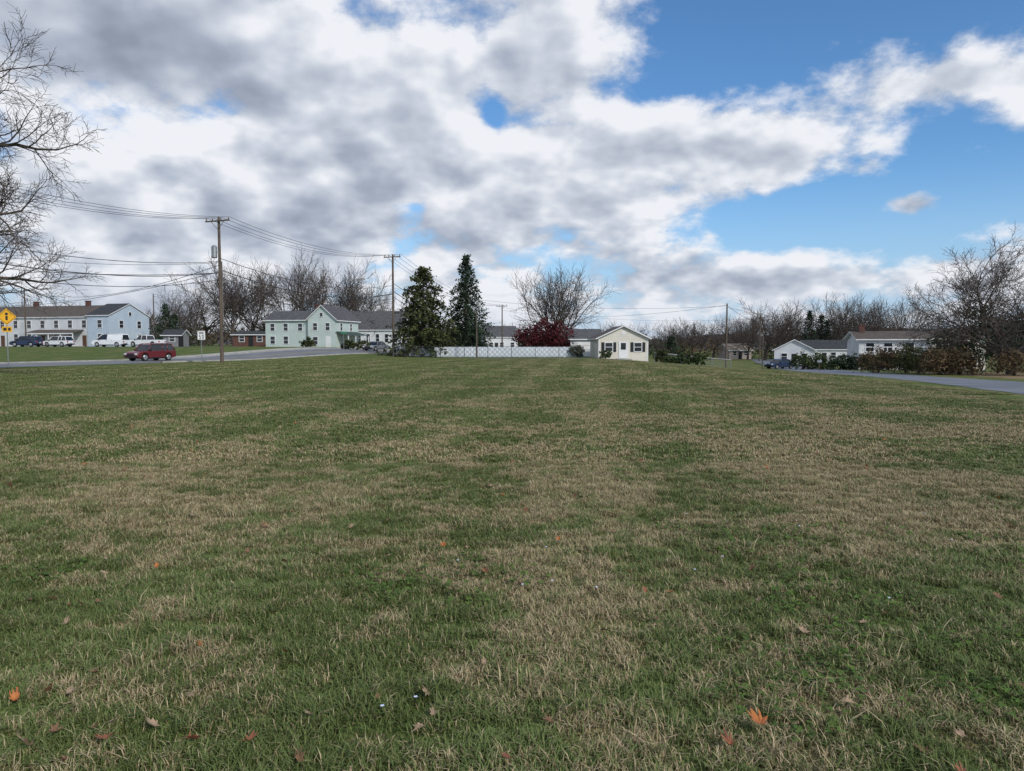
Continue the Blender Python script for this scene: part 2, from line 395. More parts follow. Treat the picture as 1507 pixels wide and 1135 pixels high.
def bush(name,x,y,blobs,mats,seed,n=60,leaf=.12,stem=True):
    r=random.Random(seed); mb=MB()
    for (bx,by,bz,rx,ry,rz_) in blobs:
        if stem:
            for k in range(6):
                a=r.uniform(0,6.28)
                mb.tube([Vector((bx,by,-.1)),Vector((bx+rx*.5*math.cos(a),by+ry*.5*math.sin(a),bz+rz_*.4))],[.05,.015],4,2,cap=False)
        for k in range(n):
            th=r.uniform(0,6.28); u=r.uniform(-.75,1); q=math.sqrt(max(0,1-u*u)); rr=r.uniform(.45,1.06)
            c=Vector((bx+rx*q*math.cos(th)*rr,by+ry*q*math.sin(th)*rr,max(.05,bz+rz_*u*rr)))
            clump(mb,r,c,min(rx,rz_)*.28,22,leaf)
    return mb.obj(name,list(mats)+[bark],None,(x,y,gz(x,y)))
RED=(f_red,f_red2);OL=(f_ol,f_ol2);BR=(f_br,f_br2);GR=(f_gr,f_gr2);SP=(f_sp,f_sp2)
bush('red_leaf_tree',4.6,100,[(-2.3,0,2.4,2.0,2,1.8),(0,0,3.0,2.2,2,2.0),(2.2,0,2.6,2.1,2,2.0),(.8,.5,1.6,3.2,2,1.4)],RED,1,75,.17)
bush('russet_shrub',37.6,70,[(-1.7,0,1.1,1.9,1.7,1.4),(1,0,1.3,2.0,1.7,1.5)],BR,2,90,.12)
bush('russet_shrub',37.2,60.5,[(-1.0,0,1.0,1.6,1.6,1.25),(1.0,.4,1.1,1.6,1.6,1.2)],BR,3,90,.12)
bush('russet_shrub',38.6,65,[(-1.5,0,1.2,2.0,1.7,1.5),(1.4,0,1.1,1.8,1.6,1.4)],OL,4,90,.12)
bush('russet_shrub',41.5,57,[(-1.4,0,.9,1.6,1.6,1.1),(1.6,.4,.9,1.5,1.6,1.1)],BR,14,70,.12)
bush('evergreen_shrub_mass',50,76,[(-3.2,0,2.4,2.5,2,2.6),(0,0,3.8,3.0,2,3.6),(3.8,0,3.4,3,2,3.4),(7,0,3.2,3,2,3.2)],SP,5,90,.2)
bush('hedge',20.7,84,[(-2,0,.5,1.0,.8,.6),(-.6,0,.7,1.1,.8,.8),(1.1,0,.6,1.1,.8,.7)],GR,6,50,.13)
bush('shrub',18.0,86,[(0,0,.7,.8,.8,.9)],OL,7,50,.12)
bush('shrub',11.0,84.6,[(0,0,.45,.75,.6,.55)],GR,15,45,.1)
bush('shrub',40.8,97,[(-1.3,0,1.0,1.4,1,1.3),(1,0,.9,1.4,1,1.2)],GR,8,70,.15)
bush('shrub',44.0,93,[(-1.3,0,.9,1.6,1,1.2),(1,0,.9,1.5,1,1.2)],SP,9,70,.15)
bush('shrub',47.5,90,[(-2.3,0,.8,1.6,1,1.1),(0,0,.9,1.6,1,1.2),(2.6,0,.8,1.6,1,1.0)],OL,10,65,.15)
bush('shrub',52.5,88,[(-2.0,0,.8,1.5,1,1.0),(.6,0,.8,1.5,1,1.1),(3,0,.8,1.4,1,1.0)],GR,16,65,.15)
bush('shrub',-32,112,[(0,0,.6,1.2,1,.8)],OL,11,50,.15)
bush('shrub',-24.3,107,[(0,0,.6,1.3,1,.7),(2,0,.6,1.2,1,.7)],OL,12,50,.15)
bush('shrub',8.2,90,[(0,0,.7,.9,1,.9)],OL,13,50,.12)
def distant():
    mb=MB(); r=random.Random(77)
    srcs=[]
    for sd_ in (101,102,103,104):
        srcs.append(fit(bare_tree(sd_,12,.2,.22,40,7,(6,5,3),.46,.55,.045,upk=.14),1))
    pos=[]
    for k in range(130):
        az_=math.radians(-40+80*(k+r.random())/130); D=r.uniform(190,290)
        H=r.uniform(5.5,9.5)*D/230*(1.25 if r.random()<.18 else 1)*(1.2 if az_>.2 else 1)
        pos.append((math.sin(az_)*D,math.cos(az_)*D,H))
    for (x,y,H) in pos:
        s=r.choice(srcs); a=r.uniform(0,6.28); ca,sa=math.cos(a),math.sin(a); i=len(mb.v); z=gz(x,y)-.3
        wx=H*r.uniform(.9,1.4)
        mb.v.extend([(x+(vx*ca-vy*sa)*wx,y+(vx*sa+vy*ca)*wx,z+vz*H) for vx,vy,vz in s.v])
        mb.f.extend([tuple(i+q for q in f) for f in s.f]); mb.m.extend([1]*len(s.f))
    for k in range(120):
        az_=math.radians(-40+80*(k+r.random())/120); D=r.uniform(170,290); x=math.sin(az_)*D;y=math.cos(az_)*D
        top=r.choice([2.5,3.5,3.5,5.5]); m0=r.choice([2,2,3,3,4])
        for j in range(8):
            clump(mb,r,Vector((x+r.uniform(-4,4),y,gz(x,y)+r.uniform(.3,top))),2.4,26,.42,m0,m0)
    mb.obj('distant_trees',[bark,twig,f_br,f_sp,f_gr])
distant()
hm=pmat('wooded_hill',(.085,.08,.078),(.055,.054,.055),.08,.95)
mb=MB(); r=random.Random(4); prev=None
for k in range(400):
    a=math.radians(-60+120*k/399); D=420; h=9+3*math.sin(k*.045)+1.6*math.sin(k*.2+1)+r.uniform(-.8,.8)
    p=Vector((math.sin(a)*D,math.cos(a)*D,-4)); q_=Vector((math.sin(a)*(D+60),math.cos(a)*(D+60),h))
    if prev: mb.face([prev[0],p,q_,prev[1]])
    prev=(p,q_)
mb.obj('background_hill',[hm])
# ------------------------------------------------------------ buildings
def window(mb,face,u,z,w_,h,off,ms=(0,1),split=True,frame=.08):
    def B(u0,u1,z0,z1,o0,o1,m):
        if face=='f': mb.box(u0,u1,off-o1,off-o0,z0,z1,m)
        elif face=='r': mb.box(off+o0,off+o1,u0,u1,z0,z1,m)
        else: mb.box(off-o1,off-o0,u0,u1,z0,z1,m)
    x0,x1=u-w_/2,u+w_/2
    B(x0,x1,z,z+h,-.05,.012,ms[1])
    B(x0-frame,x0,z-frame,z+h+frame,0,.06,ms[0]); B(x1,x1+frame,z-frame,z+h+frame,0,.06,ms[0])
    B(x0,x1,z+h,z+h+frame,0,.058,ms[0]); B(x0,x1,z-frame,z,0,.07,ms[0])
    if split: B(x0,x1,z+h/2-.03,z+h/2+.03,.012,.035,ms[0])
def gable(par,w_,d,he,hr,wallm,roofm,axis='x',ov=.35,x0=0,y0=0,nm='',zb=-.6):
    mb=MB(); xa,xb,ya,yb=x0-w_/2,x0+w_/2,y0,y0+d
    if axis=='x':
        for y in (ya,yb): mb.face([(xa,y,zb),(xb,y,zb),(xb,y,he),(xa,y,he)] if y==ya else [(xb,y,zb),(xa,y,zb),(xa,y,he),(xb,y,he)])
        ym_=(ya+yb)/2
        mb.face([(xb,ya,zb),(xb,yb,zb),(xb,yb,he),(xb,ym_,hr),(xb,ya,he)]); mb.face([(xa,yb,zb),(xa,ya,zb),(xa,ya,he),(xa,ym_,hr),(xa,yb,he)])
    else:
        xm=(xa+xb)/2
        mb.face([(xa,ya,zb),(xb,ya,zb),(xb,ya,he),(xm,ya,hr),(xa,ya,he)]); mb.face([(xb,yb,zb),(xa,yb,zb),(xa,yb,he),(xm,yb,hr),(xb,yb,he)])
        mb.face([(xb,ya,zb),(xb,yb,zb),(xb,yb,he),(xb,ya,he)]); mb.face([(xa,yb,zb),(xa,ya,zb),(xa,ya,he),(xa,yb,he)])
    mb.obj(nm+'walls',[wallm],par)
    rb=MB(); th=.14
    half=(d if axis=='x' else w_)/2; sl=(hr-he)/half
    for sgn in (-1,1):
        e=half+ov; ze=he-ov*sl
        prof=[(0,hr+.02),(sgn*e,ze+.02),(sgn*e,ze+.02+th),(0,hr+.02+th)]
        if axis=='x':
            c=(ya+yb)/2; a,b_=xa-ov,xb+ov
            P=[[(a,c+p[0],p[1]) for p in prof],[(b_,c+p[0],p[1]) for p in prof]]
        else:
            c=(xa+xb)/2; a,b_=ya-ov,yb+ov
            P=[[(c+p[0],a,p[1]) for p in prof],[(c+p[0],b_,p[1]) for p in prof]]
        i=len(rb.v); rb.v.extend(P[0]+P[1])
        for q,mm in (((3,2,6,7),0),((0,4,5,1),1),((1,5,6,2),1),((0,1,2,3),1),((4,7,6,5),1)):
            rb.f.append(tuple(i+k for k in q)); rb.m.append(mm)
    rb.obj(nm+'roof',[roofm,whitep],par)
def chimney(par,x,y,z0,z1,m=brick,s=.35):
    mb=MB(); mb.box(x-s,x+s,y-s,y+s,z0,z1); mb.box(x-s-.06,x+s+.06,y-s-.06,y+s+.06,z1,z1+.15); mb.obj('chimney',[m],par)
RZ=math.radians(-15)
p=empty('row_house',-73,130,RZ,z=1.15)
gable(p,41,9.5,5.5,7.7,white,roofb,'x',x0=-25.6,y0=0,ov=.3)
gable(p,4.8,9.8,5.7,7.95,bluew,roofd,'x',x0=-2.4,y0=-.3,ov=.25,nm='end_unit_')
wn=MB()
for k in range(14):
    o_=-.3 if k==0 else 0
    window(wn,'f',-2-k*3.2-(.6 if k else 0),3.5,.95,1.35,o_)
    if k%3!=1: window(wn,'f',-2-k*3.2-(.6 if k else 0),.9,.95,1.45,o_)
for u in (2.6,6.9): window(wn,'r',u,3.5,.9,1.3,0); window(wn,'r',u,.9,.9,1.4,0)
window(wn,'r',4.75,5.75,.6,.7,0,split=False)
wn.obj('windows',[whitep,glass],p)
dr=MB()
for k in range(1,14,3): dr.box(-3.05-k*3.2,-2.15-k*3.2,-.05,.0,0,2.1)
dr.obj('doors',[pmat('door_brown',(.12,.06,.04),None,2,.5)],p)
pr=MB()
for (a,b_) in [(-17,-5.8),(-40,-27)]:
    pr.face([(a,-2.6,2.5),(b_,-2.6,2.5),(b_,-.01,3.15),(a,-.01,3.15)],0); pr.box(a,b_,-2.6,-2.5,2.3,2.49,1)
    n=5
    for k in range(n): x=a+.1+(b_-a-.2)*k/(n-1); pr.box(x-.07,x+.07,-2.55,-2.42,-.3,2.3,1)
    pr.box(a,b_,-2.6,-.01,-.3,.12,2)
pr.obj('porch',[roofb,whitep,conc],p)
for x in (-9.5,-22,-34): chimney(p,x,4.7,7.4,8.6)
p=empty('mint_house',-34.2,117,math.radians(-12),z=1.1)
gable(p,8.2,6.5,4.5,6.0,mint,roofg,'x',x0=-3.0,y0=.6,nm='wing_',zb=-.8)
gable(p,5.0,8.5,4.55,6.75,mint,roofg,'y',x0=3.4,y0=0,nm='front_',zb=-.8)
wn=MB()
for u in (-5.8,-3.4,-.8): window(wn,'f',u,2.75,.75,1.15,.6)
for u in (-5.8,-3.4): window(wn,'f',u,.6,.8,1.2,.6)
for u in (2.2,4.4): window(wn,'f',u,2.8,.7,1.15,0)
for u in (2.2,): window(wn,'f',u,.5,.8,1.2,0)
window(wn,'f',3.3,5.0,.5,.6,0,split=False)
for u in (1.8,5.5): window(wn,'r',u,2.8,.75,1.15,5.9)
wn.obj('windows',[whitep,glass],p)
mb=MB(); mb.box(4.0,4.9,-.04,0,-.2,1.85); mb.obj('door',[whitep],p)
mb=MB(); mb.face([(5.92,-.3,2.6),(8.2,-.3,1.95),(8.2,8,1.95),(5.92,8,2.6)],0)
for y in (-.2,2.6,5.2,7.8): mb.box(8.0,8.12,y,y+.12,-.6,1.97,1)
mb.box(5.92,8.1,-.2,7.9,-.6,-.1,2); mb.obj('porch',[roofgreen,whitep,conc],p)
chimney(p,1.2,3.2,5.6,7.0)
p=empty('white_chapel',-28.8,148,math.radians(-6),z=1.1)
gable(p,12.5,9,3.6,7.4,white,roofg,'x')
wn=MB()
for u in (-4.8,-2.9,-1,1,2.9,4.8): window(wn,'f',u,.9,.7,1.7,0)
wn.obj('windows',[whitep,glass],p)
mb=MB(); mb.box(-.5,.5,-.9,0,-.5,0.1); mb.obj('step',[conc],p)
p=empty('cream_bungalow',13.4,86,0)
gable(p,6.0,9,2.55,3.95,cream,roofb,'y',ov=.35,zb=-.4)
wn=MB(); sh=MB()
for u in (-1.75,1.75):
    window(wn,'f',u,1.0,.85,1.0,0)
    for s_ in (-1,1): sh.box(u+s_*.72-.17,u+s_*.72+.17,-.05,-.002,.92,2.08)
wn.obj('windows',[whitep,glass],p); sh.obj('shutters',[shut],p)
mb=MB(); mb.box(-.42,.42,-.05,0,.15,2.15,0); mb.box(-.3,.3,-.07,-.05,1.2,2.0,1); mb.box(-.55,-.42,-.06,0,.15,2.25,0); mb.box(.42,.55,-.06,0,.15,2.25,0); mb.box(-.9,.9,-1.0,0,-.3,.12,2)
mb.obj('door',[whitep,glass,conc],p)
mb=MB(); mb.box(-.25,.25,-.03,0,3.0,3.4); mb.obj('gable_vent',[whitep],p)
mb=MB(); mb.box(-3.0,-2.86,-.03,0,-.3,2.5); mb.box(2.86,3.0,-.03,0,-.3,2.5); mb.obj('corner_boards',[whitep],p)
p=empty('white_garage',10.2,99,0)
gable(p,4.2,6,2.4,3.7,white,roofg,'x'); mb=MB(); mb.box(-1.3,1.3,-.04,0,-.1,2.0)
for k in range(1,4): mb.box(-1.3,1.3,-.055,-.04,k*.5-.02,k*.5+.02,1)
mb.obj('garage_door',[whitep,conc],p)
def simple_house(name,x,y,w_,d,he,hr,wm,rm,rz=0,ax='x',wins=3,z=None):
    p=empty(name,x,y,rz,z); gable(p,w_,d,he,hr,wm,rm,ax); wn=MB()
    for k in range(wins): window(wn,'f',-w_/2+w_*(k+.5)/wins,.9,.9,min(1.1,he-1.1),0)
    wn.obj('windows',[whitep,glass],p)
    mb=MB(); ux=-w_/2+w_*(max(1,wins//2))/wins; mb.box(ux-.42,ux+.42,-.04,0,-.1,min(1.95,he-.1)); mb.obj('door',[dark],p)
simple_house('grey_shed',-58,122,3.0,3,2.0,2.8,pmat('grey_boards',(.25,.25,.26),None,2,.8,siding=1.5),roofd,0,'x',1)
simple_house('brick_garage',-47.5,130,6.5,6,2.1,2.7,brick,roofd,0,'x',2)
simple_house('white_bungalow',-2.5,175,8,8,3.4,6.0,white,roofg,.2,'x',3)
simple_house('tan_roof_house',55,172,5.5,7,2.1,3.6,pmat('pink_siding',(.42,.35,.32),None,1,.7),rooft,.1,'x',2)
simple_house('white_cottage',49,124,6.5,8,2.6,4.3,white,roofg,-.35,'y',2)
simple_house('grey_roof_house',63,140,10,8,2.6,4.3,white,roofd,-.2,'x',3)
simple_house('distant_white_house',30,190,9,8,3,5,white,roofg,0,'x',3)
p=empty('split_level_house',53.0,93,math.radians(-14))
gable(p,9.5,7.5,4.0,5.0,white,roofb,'x',ov=.5,x0=-2.2,y0=1.2,nm='wing_')
gable(p,6.2,9.5,4.0,5.35,cream,roofb,'y',ov=.5,x0=4.6,y0=0,nm='front_')
wn=MB(); window(wn,'f',4.6,2.3,2.0,1.0,0,split=False); window(wn,'f',3.2,.4,.9,.9,0); window(wn,'f',6.2,.4,.9,.9,0)
for u in (-5.6,-3.4,-.8): window(wn,'f',u,2.4,1.0,1.1,1.2)
for u in (-5.0,-2.0): window(wn,'f',u,.4,1.1,1.1,1.2)
wn.obj('windows',[whitep,glass],p)
mb=MB(); mb.box(.1,1.0,1.14,1.2,.1,2.1); mb.obj('door',[dark],p)
mb=MB()
mb.box(-7,1.2,.2,1.18,1.95,2.1)
for k in range(6): mb.box(-6.95+k*1.6,-6.85+k*1.6,.2,.3,-.5,1.95); mb.box(-6.95+k*1.6,-6.85+k*1.6,.2,.3,2.1,2.95)
mb.box(-7,1.2,.2,.28,2.95,3.03); mb.obj('balcony',[whitep],p)
chimney(p,-6.0,4.5,4.3,5.9)
# ------------------------------------------------------------ vehicles
def wheel(mb,x,y,r_,w_=.22):
    sg=1 if y>0 else -1
    mb.tube([Vector((x,y-sg*w_,r_)),Vector((x,y-sg*.03,r_)),Vector((x,y,r_))],[r_,r_,r_*.9],18,0)
    mb.tube([Vector((x,y,r_)),Vector((x,y+sg*.012,r_))],[r_*.64,r_*.60],14,1)
    for k in range(5):
        a=k*1.257; 
        mb.tube([Vector((x,y+sg*.02,r_)),Vector((x+math.cos(a)*r_*.6,y+sg*.015,r_+math.sin(a)*r_*.6))],[r_*.1,r_*.06],4,2,cap=False)
def car(name,x,y,rz,paint,kind='suv',z=None,s=1):
    p=empty(name,x,y,rz,z,s)
    if kind=='suv': L,W,H,wr,xf,xr=4.7,1.88,1.72,.37,1.42,-1.40
    elif kind=='sedan': L,W,H,wr,xf,xr=4.6,1.8,1.44,.33,1.40,-1.36
    elif kind=='van': L,W,H,wr,xf,xr=5.4,1.98,2.05,.36,1.75,-1.65
    else: L,W,H,wr,xf,xr=5.6,1.98,1.85,.40,1.80,-1.75
    h=L/2
    if kind=='suv': belt=1.02; low=[(-h,.45),(-h+.02,.85),(-h+.08,belt),(h-1.35,belt),(h-.45,.93),(h-.1,.80),(h,.55),(h-.05,.38)]; cab=[(-h+.1,belt-.02),(-h+.42,H-.06),(-h+.8,H),(.35,H-.02),(.62,H-.1),(h-1.32,belt-.02)]
    elif kind=='sedan': belt=.90; low=[(-h,.45),(-h+.02,.80),(-h+.15,.92),(-1.4,.93),(h-1.5,belt),(h-.5,.80),(h-.1,.68),(h,.5),(h-.05,.34)]; cab=[(-h+.55,belt),(-1.05,H-.08),(-.7,H),(.25,H-.02),(.5,H-.08),(h-1.3,belt-.02)]
    elif kind=='van': belt=1.15; low=[(-h,.45),(-h,belt),(h-1.0,belt),(h-.3,1.02),(h-.05,.85),(h,.5),(h-.05,.38)]; cab=[(-h+.01,belt-.02),(-h+.1,H-.08),(-h+.3,H),(h-2.1,H),(h-1.8,H-.07),(h-.85,belt-.02)]
    else: belt=1.12; low=[(-h,.5),(-h,belt),(h-1.6,belt),(h-.3,1.05),(h-.05,.95),(h,.55),(h-.05,.42)]; cab=[(-.75,belt-.02),(-.62,H-.06),(-.4,H),(.65,H),(.85,H-.06),(h-1.5,belt-.02)]
    bot=[]
    for cx_ in (xf,xr):
        ra=wr*1.17
        for k in range(9):
            a=math.pi*k/8; bot.append((cx_+ra*math.cos(a),max(.26,wr+ra*math.sin(a)) if 0<k<8 else .26))
    poly=low+bot
    mb=MB(); mb.prism_y(list(reversed(poly)),-W/2,W/2)
    o=mb.obj('body',[paint],p)
    bv=o.modifiers.new('b','BEVEL'); bv.width=.06; bv.segments=3; bv.limit_method='ANGLE'; bv.angle_limit=math.radians(50)
    def wy(z_): return W/2-.05-(z_-belt)*.22/(H-belt)*.9
    mb=MB(); n=len(cab)
    Lp=[(q[0],-wy(q[1]),q[1]) for q in cab]; Rp=[(q[0],wy(q[1]),q[1]) for q in cab]
    mb.face(list(reversed(Lp)),0); mb.face(Rp,0)
    for k in range(n-1):
        hi=(cab[k][1]>H-.12 and cab[k+1][1]>H-.12)
        mb.face([Lp[k],Lp[k+1],Rp[k+1],Rp[k]][::-1],1 if hi else 0)
    mb.obj('cabin',[glass,paint],p)
    mb=MB()
    for sg in (-1,1):
        def rail(a,b_,r_=.045):
            mb.tube([Vector((a[0],sg*(wy(a[1])+.004),a[1])),Vector((b_[0],sg*(wy(b_[1])+.004),b_[1]))],[r_,r_],6,0)
        for a,b_ in zip(cab[:-1],cab[1:]): rail(a,b_,.05)
        xm_=(cab[0][0]+cab[-1][0])/2
        for xx in ((xm_-.1,),(xr+.1,)) if kind in('suv',) else ((xm_,),):
            rail((xx[0],belt-.02),(xx[0]-.06,H-.03),.045)
        if kind=='van':
            a0,a1=-h+.12,xm_+.4
            mb.face([(a0,sg*(wy(belt)+.01),belt),(a1,sg*(wy(belt)+.01),belt),(a1,sg*(wy(H-.05)+.01),H-.05),(a0,sg*(wy(H-.05)+.01),H-.05)][::sg],0)
    mb.obj('pillars',[paint],p,smooth=True)
    if kind=='pickup':
        mb=MB(); mb.box(-h+.15,-.95,-W/2+.12,W/2-.12,belt+.001,belt+.006); mb.obj('bed_opening',[dark],p)
    mb=MB()
    for xx in (xf,xr):
        for sg in (-1,1): wheel(mb,xx,sg*(W/2-.01),wr)
    mb.obj('wheels',[rubber,chrome,chrome],p)
    mb=MB()
    mb.box(xr,xf,-W/2+.25,W/2-.25,.22,.40,0)
    mb.box(h-.03,h+.02,-W*.26,W*.26,.52,.72,0)
    mb.box(h-.06,h+.045,-W*.42,W*.42,.34,.46,0)
    mb.box(-h-.04,-h+.03,-W*.45,W*.45,.38,.55,0)
    for sg in (-1,1):
        y0,y1=sorted((sg*W*.29,sg*W*.44)); mb.box(h-.14,h+.01,y0,y1,.62,.78,1); mb.box(-h-.015,-h+.1,y0,y1,.72,.95,2)
        y0,y1=sorted((sg*(W/2-.02),sg*(W/2+.16))); mb.box(h-1.55,h-1.4,y0,y1,belt,belt+.15,0)
        y0,y1=sorted((sg*(W/2-.01),sg*(W/2+.012))); mb.box(xr+wr*1.2,xf-wr*1.2,y0,y1,.27,.38,0)
        for xx in (-.1,-.95): mb.box(xx,xx+.16,y0,y1+(.012 if sg>0 else 0),belt-.16,belt-.12,0)
    mb.box(-h-.03,-h-.015,-.2,.2,.6,.74,1)
    mb.obj('trim',[dark,lampw,lampr],p)
    return p
red=pmat('car_paint_red',(.13,.014,.018),(.11,.012,.016),1,.25,spec=.6)
wht=pmat('car_paint_white',(.72,.73,.75),(.68,.69,.71),1,.3,spec=.5)
blu=pmat('car_paint_navy',(.02,.035,.085),(.015,.03,.07),1,.22,spec=.6)
gry=pmat('car_paint_grey',(.16,.17,.19),(.14,.15,.165),1,.3,spec=.6)
road_ang=math.atan2(.932,.362)
car('red_suv',-36.2,71.5,road_ang+math.pi,red,'suv')
car('white_van',-66.0,117.5,math.radians(175),wht,'van')
car('white_pickup_truck',-58.5,114.5,math.radians(168),wht,'pickup')
car('white_suv',-75.2,118.5,math.radians(170),wht,'suv')
car('navy_suv',-79.8,117.5,math.radians(175),blu,'suv')
car('grey_sedan',-20.6,108,road_ang+math.pi,gry,'sedan')
car('navy_sedan',39.6,105.5,math.radians(205),blu,'sedan')
# ------------------------------------------------------------ utility poles & wires
WM=MB()
def wirec(a,b_,sag,r_=.022):
    a=Vector(a);b_=Vector(b_);pts=[]
    for k in range(15):
        u=k/14; q=a.lerp(b_,u); q.z-=sag*4*u*(1-u); pts.append(q)
    WM.tube(pts,[r_]*15,4,0,cap=False)
arm=Vector((-.932,.362,0))
def pole(x,y,H,armw=2.6,transf=False,r0=.17,ang=None):
    p=empty('utility_pole',x,y); mb=MB()
    mb.tube([Vector((0,0,-.3)),Vector((0,0,H*.5)),Vector((0,0,H))],[r0,r0*.85,r0*.65],10,0)
    a=arm if ang is None else Vector((math.cos(ang),math.sin(ang),0)); perp=Vector((-a.y,a.x,0))
    if armw:
        c=Vector((0,0,H-.35))+perp*.16
        pts=[c-a*armw/2,c+a*armw/2]; mb.tube(pts,[.075,.075],4,0)
        for s_ in (-1,1): mb.tube([c+a*s_*armw*.28,Vector((0,0,H-1.1))+perp*.12],[.025,.025],4,0)
        for f in (-.46,-.15,.2,.46):
            q_=c+a*armw*f; mb.tube([q_,q_+Z*.14,q_+Z*.28],[.03,.07,.05],6,1)
    if transf:
        q_=Vector((-.42,-.1,H-3.6)); mb.tube([q_,q_+Z*.06,q_+Z*1.0,q_+Z*1.1],[.2,.25,.25,.14],12,2)
        mb.box(-.3,0,-.14,-.06,H-3.1,H-3.0,2)
        mb.tube([Vector((.1,.2,H*.28)),Vector((.12,.16,H*.7))],[.05,.05],6,1)
    mb.obj('pole_parts',[wood,insul,steel],p); g=gz(x,y)
    return Vector((x,y,g+H))
T0=pole(-37,38,12.6); T1=pole(-26.0,64,12.9,2.7,True); T2=pole(-15.0,90.5,12.8,2.4,False); T3=pole(-2.2,160,10.4)
for A,B,sg in ((T0,T1,1.1),(T1,T2,1.2),(T2,T3,2.0)):
    for f in (-1.2,-.4,.55,1.2): wirec(A+arm*f-Z*.05,B+arm*f-Z*.05,sg*(1+.06*f),.018)
    wirec(A-Z*3.6,B-Z*3.9,sg,.03); wirec(A-Z*4.6,B-Z*4.9,sg*1.1,.04); wirec(A-Z*5.3,B-Z*5.5,sg*1.3,.03)
P=[pole(-87,128,10.5,0,r0=.14),pole(-65,130,9.5,0,r0=.14),pole(27,90,8.2,0,r0=.13),pole(-4.3,87,5.6,0,r0=.1),pole(52,150,9.5,1.8,r0=.14),pole(36.5,104,5.5,0,r0=.09)]
wirec(T1-Z*4.2,P[0]-Z*.4,2.0,.025); wirec(T1-Z*4.8,(-95,112,9),2.2,.025); wirec(T2-Z*5.0,P[1]-Z*.4,1.5,.025); wirec(T1-Z*4.0,(-52,60,10.4),.9,.02); wirec(T1-Z*4.9,(-52,56,9.2),.9,.03)
wirec(T3-Z*1.2,P[2]-Z*.2,1.5,.02); wirec(T2-Z*4.2,P[2]-Z*.3,1.2,.018); wirec(P[2]-Z*.2,P[4]-Z*.6,.8,.022); wirec(P[2]-Z*.5,(52,96,3.0),.4,.018); wirec(P[4]-Z*.6,(110,150,8),1.5,.022)
wirec(T3-Z*.6,P[4]-Z*.5,1.5,.02)
WM.obj('utility_wires',[wire])
# ------------------------------------------------------------ signs
def post(mb,H,r_=.035): mb.tube([Vector((0,0,-.2)),Vector((0,0,H))],[r_,r_],6,0)
p=empty('warning_sign',-36.7,52,math.radians(35)); mb=MB(); post(mb,4.2)
s_=.62
mb.prism_y([(0,3.65-s_),(s_,3.65),(0,3.65+s_),(-s_,3.65)],-.06,-.04,1)
mb.prism_y([(0,3.65-s_*.88),(s_*.88,3.65),(0,3.65+s_*.88),(-s_*.88,3.65)],-.0625,-.0605,2)
mb.prism_y([(0,3.65-s_*.82),(s_*.82,3.65),(0,3.65+s_*.82),(-s_*.82,3.65)],-.065,-.063,1)
mb.box(-.07,.07,-.07,-.066,3.4,3.72,2); mb.tube([Vector((0,-.066,3.86)),Vector((0,-.07,3.86))],[.1,.1],10,2)
mb.box(-.3,.3,-.06,-.04,2.55,2.95,1); mb.box(-.22,-.02,-.065,-.061,2.65,2.85,2); mb.box(.06,.22,-.065,-.061,2.65,2.85,2)
mb.obj('sign_parts',[steel,yellow,dark],p)
p=empty('speed_limit_sign',-27.8,64,math.radians(25)); mb=MB(); post(mb,2.9)
mb.box(-.31,.31,-.06,-.04,2.05,2.85,1)
for (x0,x1,z0,z1) in ((-.29,.29,2.815,2.83),(-.29,.29,2.07,2.085),(-.2,.2,2.68,2.74),(-.2,.2,2.58,2.64),(-.2,-.05,2.15,2.2),(-.2,-.05,2.45,2.5),(-.2,-.05,2.3,2.35),(-.2,-.15,2.35,2.45),(-.1,-.05,2.2,2.3),(.04,.2,2.15,2.2),(.04,.2,2.45,2.5),(.04,.09,2.2,2.45),(.15,.2,2.2,2.45)):
    mb.box(x0,x1,-.065,-.061,z0,z1,2)
mb.obj('sign_parts',[steel,whitep,dark],p)
p=empty('street_name_sign',-22.6,96,.3); mb=MB(); post(mb,2.7); mb.box(-.45,.45,-.05,-.03,2.5,2.7,1); mb.obj('sign_parts',[steel,pmat('sign_green',(.02,.18,.09),None,2,.5)],p)
p=empty('mailbox',36.2,84,1.3); mb=MB(); mb.box(-.05,.05,-.05,.05,-.2,1.0,0)
mb.prism_y([(-.1,1.0),(.1,1.0),(.1,1.14),(.06,1.22),(0,1.25),(-.06,1.22),(-.1,1.14)],-.25,.25,1); mb.obj('box',[wood,steel],p)
